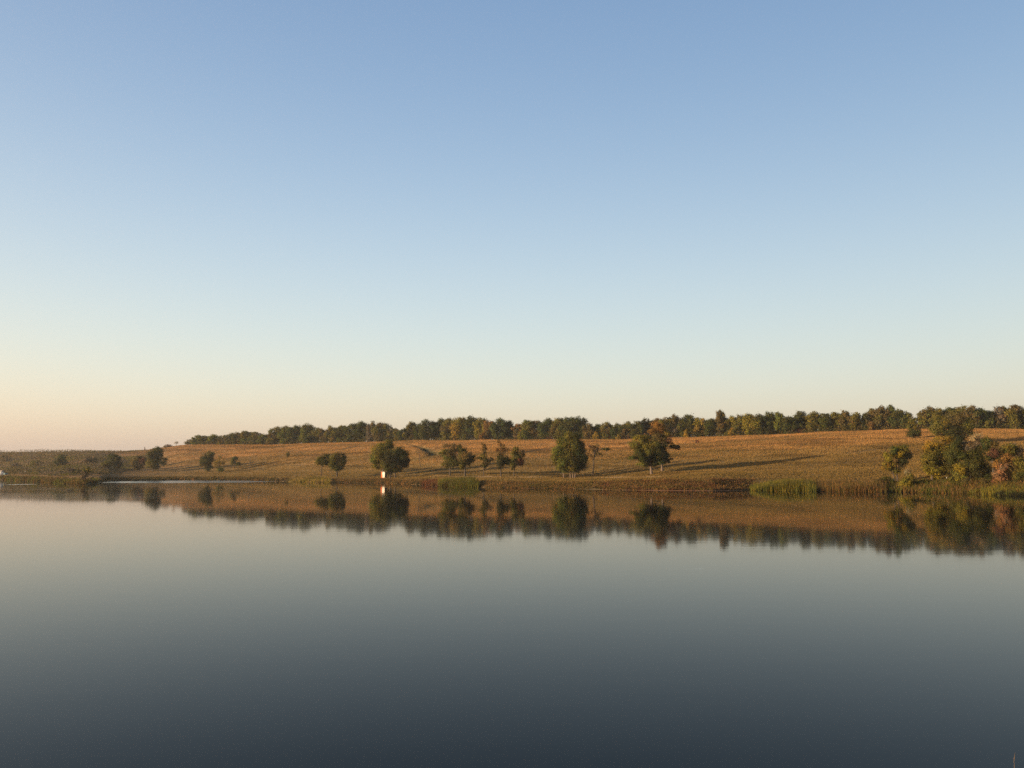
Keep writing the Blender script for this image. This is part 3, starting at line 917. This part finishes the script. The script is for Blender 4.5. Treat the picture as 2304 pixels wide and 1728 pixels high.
plant("bush", "pale grey green bush at the foot of the yellow green lakeside tree", "bush", (2046, 1099),
      [(2047, 1062, 7, 7, 'pale', .6), (2046, 1077, 11, 11, 'olive'), (2036, 1090, 13, 8, 'ygreen'), (2052, 1089, 10, 8, 'olive')], 0.13, rad=0.08)
plant("bush", "low dark bush at the waterline left of the yellow green lakeside tree", "bush", (1988, 1093),
      [(1973, 1084, 9, 5, 'black'), (1991, 1077, 9, 5, 'dark'), (2003, 1086, 8, 7, 'dark'), (1985, 1089, 10, 5, 'brown')], 0.13, rad=0.06)
plant("cone_tree", "small conical dark tree standing alone just below the ridge wood", "tree", (2056, 987),
      [(2055, 946, 7, 7, 'olive'), (2052, 958, 11, 11, 'olive'), (2059, 970, 13, 11, 'dark'), (2048, 975, 10, 8, 'dark'), (2068, 973, 7, 8, 'dark')], 0.22, rad=0.18)
plant("broad_tree", "wide olive tree below the ridge, above the big shore trees", "tree", (2145, 1000),
      [(2125, 950, 17, 14, 'olive'), (2150, 945, 20, 16, 'brown'), (2175, 955, 17, 15, 'olive'), (2110, 966, 13, 11, 'olive'), (2140, 968, 20, 15, 'dark'), (2170, 975, 17, 13, 'dark'), (2150, 986, 15, 9, 'dark'), (2165, 990, 9, 7, 'olive')], 0.2, rad=0.25)
plant("lakeside_tree", "big round tree with golden top on the right shore", "tree", (2097, 1081),
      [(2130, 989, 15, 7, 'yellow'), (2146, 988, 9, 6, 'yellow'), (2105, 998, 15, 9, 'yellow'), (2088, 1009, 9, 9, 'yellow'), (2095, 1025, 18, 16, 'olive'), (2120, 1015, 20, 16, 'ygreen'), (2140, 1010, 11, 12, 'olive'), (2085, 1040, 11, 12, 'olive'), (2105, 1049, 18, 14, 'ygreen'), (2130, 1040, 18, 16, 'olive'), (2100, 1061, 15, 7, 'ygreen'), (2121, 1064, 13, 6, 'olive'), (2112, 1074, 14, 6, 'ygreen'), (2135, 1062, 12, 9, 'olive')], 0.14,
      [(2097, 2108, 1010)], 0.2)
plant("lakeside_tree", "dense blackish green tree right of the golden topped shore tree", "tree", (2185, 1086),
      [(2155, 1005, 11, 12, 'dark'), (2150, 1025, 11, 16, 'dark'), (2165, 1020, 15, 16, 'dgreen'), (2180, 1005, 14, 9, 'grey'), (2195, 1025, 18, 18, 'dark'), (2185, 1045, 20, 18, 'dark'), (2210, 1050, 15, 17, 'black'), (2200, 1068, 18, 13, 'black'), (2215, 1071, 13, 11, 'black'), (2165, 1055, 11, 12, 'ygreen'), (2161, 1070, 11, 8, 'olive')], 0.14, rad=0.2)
plant("slim_tree", "pale half bare crown showing above the dense blackish green tree", "tree", (2202, 1050),
      [(2190, 985, 9, 7, 'pale', .6), (2205, 985, 9, 9, 'pale', .55), (2212, 1000, 7, 11, 'pale', .5), (2198, 1000, 8, 8, 'grey', .6)], 0.15, rad=0.13)
plant("slim_tree", "narrow dark tree with reddish underside behind the pink orange bush", "tree", (2235, 1066),
      [(2226, 1000, 7, 12, 'dgreen'), (2241, 1003, 7, 10, 'brown', .7), (2238, 1020, 13, 9, 'maroon'), (2246, 1029, 10, 7, 'black'), (2230, 1030, 9, 7, 'dark')], 0.15, rad=0.14)
plant("autumn_bush", "pink orange autumn bush on the shore near the right edge", "bush", (2256, 1089),
      [(2266, 1032, 12, 9, 'rust'), (2245, 1045, 8, 8, 'orange'), (2256, 1054, 11, 11, 'pink'), (2246, 1070, 13, 10, 'pink'), (2264, 1072, 9, 9, 'rust'), (2270, 1046, 8, 9, 'rust'), (2252, 1080, 10, 6, 'orange')], 0.13, rad=0.1)
plant("bush", "olive brown bush cut by the right edge of the view", "bush", (2298, 1090),
      [(2296, 1040, 11, 9, 'olive'), (2290, 1055, 10, 10, 'brown'), (2306, 1060, 14, 14, 'olive'), (2296, 1074, 13, 11, 'dark'), (2284, 1070, 6, 8, 'olive', .7)], 0.13, rad=0.12)

plant("bush", "low olive bush filling the gap below the two big right shore trees", "bush", (2160, 1092),
      [(2150, 1082, 12, 8, 'olive'), (2170, 1084, 13, 8, 'brown'), (2160, 1077, 10, 7, 'ygreen')], 0.13, rad=0.06)
plant("bush", "brown low bush between the blackish tree and the pink orange bush", "bush", (2228, 1092),
      [(2222, 1084, 10, 8, 'brown'), (2236, 1084, 9, 8, 'maroon'), (2228, 1076, 9, 7, 'dark')], 0.13, rad=0.06)
plant("bushy_tree", "olive grey thicket tree behind the pink orange bush at the right edge", "tree", (2282, 1072),
      [(2272, 1008, 12, 12, 'olive'), (2288, 1018, 14, 14, 'grey'), (2275, 1030, 14, 14, 'brown'), (2298, 1035, 14, 14, 'olive'), (2262, 1018, 9, 10, 'brown'), (2288, 1050, 14, 12, 'dark')], 0.16, rad=0.16)
plant("bush", "golden olive bush in the grass left under the golden topped tree", "bush", (2078, 1092),
      [(2072, 1085, 11, 6, 'ygreen'), (2086, 1086, 12, 6, 'olive')], 0.13, rad=0.06)

# --- the wood on the ridge
RIDGE = """425 988 8 brown|440 979 10 green|458 980 9 olive|478 977 11 green|497 980 9 brown|516 974 11 olive|533 973 10 brown|553 969 12 green|572 972 11 brown|592 975 10 green|608 973 10 olive|
620 960 12 green|641 958 12 green|664 957 14 dgreen|690 953 13 green|708 962 10 olive|727 963 10 brown|745 957 10 olive|765 957 12 green|790 952 13 dark|812 948 13 dark|834 947 8 grey|858 951 14 olive|880 961 9 olive|894 966 7 olive|
905 964 8 dark|921 949 11 olive|940 953 10 dark|962 944 14 dark|985 942 11 dgreen|1005 941 12 olive|1030 938 14 yellow|1055 936 13 dark|1080 940 12 ygreen|1098 944 11 rust|1122 942 14 dgreen|1145 946 11 dark|1165 953 10 rust|1183 944 12 green|1205 946 12 brown|1230 942 14 dgreen|1255 941 12 olive|1278 938 14 dark|1300 937 15 dark|
1324 951 9 brown|1345 954 11 dgreen|1368 950 12 olive|1390 952 12 dark|1412 948 12 olive|1435 946 13 dark|1458 942 12 black|1480 940 11 rust|1499 938 12 olive|1522 933 11 grey|1549 934 14 dark|1577 938 10 yellow|1600 941 12 dark|
1625 923 10 brown|1646 936 13 ygreen|1668 933 12 olive|1690 930 13 ygreen|1713 931 12 dark|1735 926 13 dark|1757 927 9 green|1780 935 12 dgreen|1805 925 12 dark|1833 925 13 olive|1860 930 12 dark|1885 927 12 olive|1907 922 10 brown|1930 928 12 olive|1950 930 11 dark|1968 919 12 brown|1991 914 12 brown|2009 911 8 dgreen|2028 919 12 dark|2046 926 9 green|
2072 937 9 brown|2087 921 12 olive|2101 915 11 brown|2122 917 13 olive|2144 916 13 dgreen|2167 913 13 olive|2190 912 14 brown|2212 917 12 dgreen|2231 926 9 green|2252 915 12 grey|2271 915 12 olive|2293 911 13 olive|2318 912 13 dark"""
ZONES = [(400, 600, "the wood's left end", "the step up to the domed green clump"), (600, 888, "the step up to the domed green clump", "the gap over the white hut"),
         (900, 1312, "the gap over the white hut", "the notch beside the tallest dark dome"), (1312, 1612, "the notch beside the tallest dark dome", "the spindly crown that tops the right wood"),
         (1612, 2060, "the spindly crown that tops the right wood", "the gap over the conical tree"), (2060, 2400, "the gap over the conical tree", "the right edge")]
NUM = ["first", "second", "third", "fourth", "fifth", "sixth", "seventh", "eighth", "ninth", "tenth", "eleventh"]
LOOK = {'green': 'fresh green', 'olive': 'olive', 'dark': 'dark green', 'dgreen': 'deep green', 'black': 'blackish', 'ygreen': 'yellow green', 'yellow': 'golden yellow',
        'rust': 'rust coloured', 'brown': 'brownish', 'grey': 'grey brown'}
ridge = [(float(a), float(b), float(c), d) for a, b, c, d in (t.split() for t in RIDGE.replace("\n", "").split("|"))]


def ridge_tree(x, top, hw, col, label):
    u = float(ux(x))
    dr = float(np.interp(u, U_RG, D_RG))
    Y = dr + rng.uniform(0.5, 6.0)
    X = u * Y
    Z = float(ground_z(np.array([X]), np.array([Y]))[0])
    m = Y / KU
    by = HORIZON - (Z - CAM_H) / m
    h = by - top
    near = {'green': 'olive', 'olive': 'brown', 'dark': 'dgreen', 'dgreen': 'dark', 'ygreen': 'olive', 'yellow': 'ygreen', 'rust': 'brown', 'brown': 'olive', 'grey': 'brown', 'black': 'dark'}[col]
    hw *= 1.22
    bl = []
    sparse = 0.5 if col in ('grey', 'brown') and hw < 11 else 1.0
    nb_ = 9
    for k in range(nb_):
        fy = 0.14 + 0.72 * k / (nb_ - 1)
        wide = 0.55 + 0.45 * math.sin(math.pi * min(1, fy + 0.1))
        rx = hw * rng.uniform(0.5, 0.72)
        ry = h * rng.uniform(0.13, 0.19)
        off = (1 if k % 2 else -1) * rng.uniform(0.2, 1.0) * hw * 0.8 * wide if k else rng.uniform(-.3, .3) * hw
        yy = max(top + fy * h, top + ry)
        bl.append((x + off, yy, rx, ry, col if rng.uniform() < 0.7 else near, sparse if fy < .6 else 1.0))
    plant("ridge_tree", label, "tree", (x, by), bl, 0.34, [(x, x + rng.uniform(-2, 2), top + 0.35 * h)], rng.uniform(0.12, 0.2),
          "trees of the wood on the ridge", at=(X, Y, Z))


for (a, b, left, right) in ZONES:
    z = [r for r in ridge if a <= r[0] < b]
    for i, r in enumerate(z):
        j = len(z) - 1 - i
        if i <= j:
            lab = f"{LOOK[r[3]]} ridge tree, {NUM[i]} right of {left}"
        else:
            lab = f"{LOOK[r[3]]} ridge tree, {NUM[j]} left of {right}"
        ridge_tree(*r, lab)

SHRUBS = [(1342, 972, 8, 'yellow', "yellow shrub at the foot of the ridge wood above the half bare tree"),
          (1393, 978, 6, 'yellow', "small golden shrub at the wood's foot just left of the oaks"),
          (1546, 966, 7, 'yellow', "golden shrub at the wood's foot right of the oaks"),
          (1085, 972, 8, 'rust', "rust shrub at the foot of the ridge wood above two thin trees"),
          (1170, 976, 6, 'ygreen', "yellow green shrub at the wood's foot left of the largest tree"),
          (690, 978, 9, 'dgreen', "dark green bush bulging out of the wood's foot above the pair of small trees"),
          (1455, 975, 7, 'rust', "rust shrub at the wood's foot behind the oaks"),
          (1965, 948, 8, 'rust', "rust red shrub at the wood's foot left of the conical tree"),
          (1650, 962, 9, 'yellow', "yellow bush at the wood's foot below the spindly crown"),
          (1735, 958, 9, 'black', "blackish bush bulging from the wood's foot on the right"),
          (850, 976, 9, 'brown', "brownish bush at the wood's foot above the tree behind the hut"),
          (590, 985, 8, 'black', "blackish bush at the wood's foot near its step"),
          (2228, 948, 9, 'olive', "olive bush at the wood's foot above the pink orange bush")]
ridge_tree(894, 966, 7, 'olive', "low olive tree filling the gap in the ridge wood over the white hut")
for (x, top, hw, col, lab) in SHRUBS:
    u = float(ux(x))
    Y = float(np.interp(u, U_RG, D_RG)) - 1.0
    X = u * Y
    Z = float(ground_z(np.array([X]), np.array([Y]))[0])
    by = HORIZON - (Z - CAM_H) / (Y / KU)
    h = by - top
    plant("ridge_shrub", lab, "shrub", (x, by), [(x, top + .25 * h, hw * .6, h * .25, col), (x - hw * .4, top + .55 * h, hw * .6, h * .3, col), (x + hw * .4, top + .6 * h, hw * .6, h * .3, col), (x, top + .8 * h, hw * .8, h * .2, col)],
          0.28, rad=0.08, at=(X, Y, Z))


def leaf_mass(name, label, cat, X, Y, Z, leaf, cols):
    n = len(X)
    nrm = rng.normal(0, 1, (n, 3)) + (0, -0.3, 0.3)
    nrm /= np.linalg.norm(nrm, axis=1)[:, None]
    a = np.cross(nrm, rng.normal(0, 1, (n, 3)))
    a /= np.linalg.norm(a, axis=1)[:, None]
    b = np.cross(nrm, a)
    s = leaf * rng.uniform(0.3, 0.65, (n, 1))
    p = np.stack([X, Y, Z], -1)
    V = np.stack([p - a * s, p - b * s, p + a * s, p + b * s], 1).reshape(-1, 3)
    C = np.repeat((cols * rng.uniform(0.7, 1.3, (n, 1)))[:, None, :], 4, 1).reshape(-1, 3)
    o = obj(name, make_mesh(name, V, np.arange(len(V)).reshape(-1, 4), C), M_LEAF)
    tag(o, label, cat, None, "stuff")


def mass_cols(X, Y, keys, seed, sx=6.0):
    f_ = fbm(X / sx, Y / sx, seed)
    i = np.clip((f_ * 1.5 - 0.25) * len(keys), 0, len(keys) - 1).astype(int)
    return np.array([PAL[k] for k in keys])[i]


# deeper rows of the wood, which read as one mass behind the front trees
RX, RT = np.array([r[0] for r in ridge]), np.array([r[1] for r in ridge])
n = 110000
px = rng.uniform(430, 2420, n)
u = ux(px)
dr = np.interp(u, U_RG, D_RG)
Y = dr + rng.uniform(7, 24, n)
X = u * Y
gz = height(X, Y)
topz = CAM_H + (HORIZON - np.interp(px, RX, RT)) / KU * (dr + 4) - 0.2 - 2.4 * vnoise(X / 3, Y / 5, 15)
topz = topz - 5.0 * np.exp(-((px - 893) / 14) ** 2) - 4.0 * np.exp(-((px - 2062) / 16) ** 2)
Z = gz + np.maximum(topz - gz, 0.6) * rng.uniform(0, 1, n) ** 0.8
leaf_mass("woods", "deeper part of the ridge wood behind its front trees", "woods", X, Y, Z, 0.55, mass_cols(X, Y, ['dark', 'dgreen', 'olive', 'brown', 'dark'], 41))
n = 26000
px = rng.uniform(440, 2420, n)
u = ux(px)
Y = np.interp(u, U_RG, D_RG) + rng.uniform(-1.0, 5.0, n) - 9 * np.maximum(0, fbm(px / 45, px * 0, 46) - 0.5)
X = u * Y
Z = ground_z(X, Y) + (0.9 + 2.0 * fbm(X / 5, Y / 5, 44)) * rng.uniform(0, 1, n) ** 1.3
leaf_mass("undergrowth", "brown undergrowth along the foot of the ridge wood", "undergrowth", X, Y, Z, 0.34, mass_cols(X, Y, ['maroon', 'brown', 'dark', 'brown', 'olive'], 45))
# brushy cover of the far left slope
n = 80000
px = rng.uniform(-160, 330, n)
u = ux(px)
d0, dr = np.interp(u, U_SH, D_SH), np.interp(u, U_RG, D_RG)
t = rng.uniform(0.12, 0.95, n)
Y = d0 + t * (dr - d0)
X = u * Y
cov = fbm(X / 30, Y / 30, 47) + 0.22 * (1 - sstep(150, 320, px))
keep = cov > 0.52
X, Y, px, cov = X[keep], Y[keep], px[keep], cov[keep]
Z = ground_z(X, Y) + (0.3 + 6.0 * (cov - 0.5)) * rng.uniform(0, 1, len(X)) ** 1.2
leaf_mass("brushwood", "grey brown brushwood covering the hazy far left slope", "brushwood", X, Y, Z, 0.42, mass_cols(X, Y, ['grey', 'brown', 'grey', 'olive', 'grey', 'brown'], 49, 18))


# ------------------------------------------------------------------ huts, poles, stakes
def hut():
    X, Y, Z = spot(864, 1075.5)
    m = Y / KU
    w, h, dp = 10.5 * m, 14.0 * m, 1.15
    root = empty("wooden_hut", (X, Y, Z))
    root.rotation_euler = (0, 0, -math.radians(24))
    tag(root, "small white wooden hut with a rust red edge under the dark round tree", "hut")
    b = Bits()
    t = 0.03
    b.box(-w / 2, -w / 2 + t, -dp / 2, dp / 2, -0.1, h - 0.06)
    b.box(w / 2 - t, w / 2, -dp / 2, dp / 2, -0.1, h)
    b.box(-w / 2 + t, w / 2 - t, dp / 2 - t, dp / 2, -0.1, h)
    obj("wall", b.mesh("wall"), M_POST, root)
    nb_, x = 4, -w / 2 + t + w * 0.34
    bw = (w / 2 - t - x) / nb_
    me = None
    for k in range(nb_):
        if me is None:
            q = Bits()
            q.box(0.004, bw - 0.004, -dp / 2 - 0.002, -dp / 2 + 0.025, 0.1, h - 0.02)
            me = q.mesh("plank")
            o = obj("plank", me, M_WHITE, root)
        else:
            o = bpy.data.objects.new("plank", me)
            COL.objects.link(o)
            o.parent = root
        o.location = (x + bw * k, 0.004 * (k % 2), 0)
    q = Bits()
    q.box(-w / 2 + t, x - 0.01, -dp / 2 - 0.006, -dp / 2 + 0.03, -0.05, h - 0.02)
    d = obj("door_post", q.mesh("door_post"), M_RUST, root)
    q = Bits()
    q.box(x, w / 2 - t, -dp / 2 - 0.004, -dp / 2 + 0.02, -0.08, 0.095)
    obj("sill_board", q.mesh("sill_board"), M_RUST, root)
    q = Bits()
    q.box(x + 0.1, x + 0.16, -dp / 2 - 0.05, -dp / 2 - 0.004, h * 0.45, h * 0.52)
    obj("handle", q.mesh("handle"), M_ROOF, root)
    v = [(-w / 2 - .1, -dp / 2 - .12, h + .02), (w / 2 + .1, -dp / 2 - .12, h + .02), (w / 2 + .1, dp / 2 + .12, h - .04), (-w / 2 - .1, dp / 2 + .12, h - .04)]
    v += [(a, b_, c + 0.05) for a, b_, c in v]
    q = Bits()
    q.add(v, [(0, 3, 2, 1), (4, 5, 6, 7), (0, 1, 5, 4), (1, 2, 6, 5), (2, 3, 7, 6), (3, 0, 4, 7)])
    obj("roof", q.mesh("roof"), M_ROOF, root)


hut()


def cabin():
    X, Y, Z = spot(-6, 1071.5)
    m = Y / KU
    w, h, dp = 26 * m, 11.0 * m, 1.0
    root = empty("white_cabin", (X - w / 2 + 16.0 * m, Y, Z))
    root.rotation_euler = (0, 0, -math.radians(25))
    tag(root, "white cabin at the water's edge cut by the left edge", "cabin")
    b = Bits()
    b.box(-w / 2, w / 2, -dp / 2, dp / 2, 0.25, h)
    obj("wall", b.mesh("wall"), M_WHITE, root)
    b = Bits()
    b.box(-w / 2 - .03, w / 2 + .03, -dp / 2 - .03, dp / 2 + .03, -0.4, 0.25)
    obj("plinth", b.mesh("plinth"), M_RUST, root)
    b = Bits()
    rv = [(-w / 2 - .2, -dp / 2 - .25, h), (w / 2 + .2, -dp / 2 - .25, h), (w / 2 + .2, dp / 2 + .25, h), (-w / 2 - .2, dp / 2 + .25, h), (-w / 2 - .2, 0, h + .5), (w / 2 + .2, 0, h + .5)]
    b.add(rv, [(0, 1, 5, 4), (2, 3, 4, 5), (0, 3, 2, 1)])
    b.v.append(np.array(rv)[[1, 2, 5, 5]]); b.f.append(np.array([[0, 1, 2, 2]]) * 0 + np.array([[b.n, b.n + 1, b.n + 2, b.n + 3]])); b.n += 4
    obj("roof", b.mesh("roof"), M_ROOF, root)
    b = Bits()
    b.box(-w * .1, w * .08, -dp / 2 - .04, -dp / 2 - .004, 0.9, 1.4)
    wf_ = obj("window", b.mesh("window"), M_POST, root)
    b = Bits()
    b.box(-w * .085, w * .065, -dp / 2 - .05, -dp / 2 - .042, 0.95, 1.35)
    obj("pane", b.mesh("pane"), M_ROOF, wf_)


cabin()


def teal_box():
    X, Y, Z = spot(12, 1069)
    m = Y / KU
    root = empty("tool_shed", (X, Y, Z))
    tag(root, "small teal shed beside the white cabin at the left edge", "shed")
    w, h = 7 * m, 5 * m
    b = Bits()
    b.box(-w / 2, w / 2, -.6, .6, -.2, h)
    obj("wall", b.mesh("wall"), M_TEAL, root)
    b = Bits()
    b.box(-w / 2 - .08, w / 2 + .08, -.7, .7, h + .003, h + .08)
    obj("roof", b.mesh("roof"), M_ROOF, root)


teal_box()


def shelter():
    X, Y, Z = spot(61, 1063)
    m = Y / KU
    root = empty("low_shelter", (X, Y, Z))
    tag(root, "pale blue grey low shelter among the brush near the left edge", "shelter")
    w, h = 13 * m, 4.2 * m
    for sx in (-1, 1):
        for sy in (-1, 1):
            b = Bits()
            b.box(sx * w * .45 - .04, sx * w * .45 + .04, sy * .6 - .04, sy * .6 + .04, -.3, h * .55)
            obj("leg", b.mesh("leg"), M_POST, root)
    v = [(-w / 2, -.9, h * .4), (w / 2, -.9, h * .4), (w / 2, .7, h), (-w / 2, .7, h)]
    v += [(a, b_, c + .05) for a, b_, c in v]
    b = Bits()
    b.add(v, [(0, 3, 2, 1), (4, 5, 6, 7), (0, 1, 5, 4), (1, 2, 6, 5), (2, 3, 7, 6), (3, 0, 4, 7)])
    obj("roof", b.mesh("roof"), M_PALE, root)


shelter()


def pole(name, label, cat, px, base, top, rad, mat, lean=0.0, group=None, arm=True):
    X, Y, Z = spot(px, base)
    m = Y / KU
    h = (base - top) * m
    root = empty(name, (X, Y, Z))
    tag(root, label, cat, group)
    b = Bits()
    b.tube([(0, 0, -.3), (lean * .5 * h, 0, h * .5), (lean * h, 0, h)], [rad, rad * .85, rad * .7], 8)
    obj("shaft", b.mesh("shaft", True), mat, root)
    if arm:
        b = Bits()
        b.box(lean * h - .7, lean * h + .7, -rad - .06, -rad - .002, h - .35, h - .25)
        obj("crossarm", b.mesh("crossarm"), mat, root)


pole("utility_pole", "thin leaning wooden pole on the slope right of the dark round tree", "pole", 946, 1050, 1016, 0.13, M_POST, -0.12)
pole("utility_pole", "thin faint wooden pole on the slope right of the small two lobed tree", "pole", 562, 1056, 1028, 0.1, M_POST, 0.0)
pole("skyline_post", "short post on the skyline left of the tall skyline tree", "post", 326, 1013.5, 1005.5, 0.3, M_POST, -0.1, None, False)
pole("white_stake", "short white stake in the grass under the golden topped tree", "stake", 2130, 1078, 1072, 0.06, M_WHITE, 0.03, None, False)


def shore_stalk(px, y0, y1, label):
    u = float(ux(px))
    Y = CAM_H * FOC / ((y0 + y1) / 2 + (y1 - y0) * 0.02 - HORIZON)
    X = u * Y
    h = (y1 - y0) * 0.5 * Y / KU
    o = Bits()
    ln = rng.uniform(-.1, .1)
    o.tube([(0, 0, -.5), (ln * h * .5, 0, h * .5), (ln * h, 0, h)], [.04, .035, .022], 6)
    s_ = obj("dead_stem", o.mesh("dead_stem", True), M_STALK, None, (X, Y, 0))
    tag(s_, label, "stem", "pale stems standing in the shallows")


shore_stalk(1769, 1092, 1110, "pale stem in the shallows, leftmost of the five before the reeds")
shore_stalk(1841, 1090, 1113, "tall pale stem in the shallows at the end of the bright reeds")
shore_stalk(1879, 1094, 1110, "short pale stem in the shallows left of two tall stems")
shore_stalk(1901, 1091, 1116, "left one of two tall pale stems before the brown reeds")
shore_stalk(1914, 1090, 1118, "right one of two tall pale stems before the brown reeds")

# dry stem on the near bank, just reaching into the picture at the lower right
r = ray(2281, 1716)
tY = 6.0
tip = np.array([0, 0, CAM_H]) + r / r[1] * tY
b = Bits()
b.tube([(-0.02, 0.0, -0.2 - tip[2]), (-0.012, 0, -0.5), (0, 0, -0.06), (0.004, 0, 0.0)], [0.003, 0.003, 0.0026, 0.0014], 6)
sm = empty("dry_stem", (tip[0], tip[1], 0))
tag(sm, "dry pale grass stem poking up at the lower right corner", "stem")
so = obj("stalk", b.mesh("stalk", True), M_POST, sm, (0, 0, tip[2]))
b = Bits()
b.tube([(0.0, 0, 0.0), (0.006, 0, 0.03), (0.014, 0, 0.07)], [0.0015, 0.0032, 0.0008], 6)
obj("seed_head", b.mesh("seed_head", True), M_POST, sm, (0, 0, tip[2]))


# ------------------------------------------------------------------ evening haze over the valley
HAZE = 0.00011
if HAZE > 0:
    b = Bits()
    b.box(-2600, 2600, -960, 2000, -4.5, 36)
    m, nt, out = mat_new("haze_air")
    pv = nt.nodes.new("ShaderNodeVolumePrincipled")
    pv.inputs['Color'].default_value = (0.94, 0.92, 0.86, 1)
    pv.inputs['Density'].default_value = HAZE
    pv.inputs['Anisotropy'].default_value = 0.3
    nt.links.new(pv.outputs[0], out.inputs['Volume'])
    hz = obj("haze", b.mesh("haze"), m)
    tag(hz, "thin evening haze over the lake and the hillside", "haze", None, "stuff")
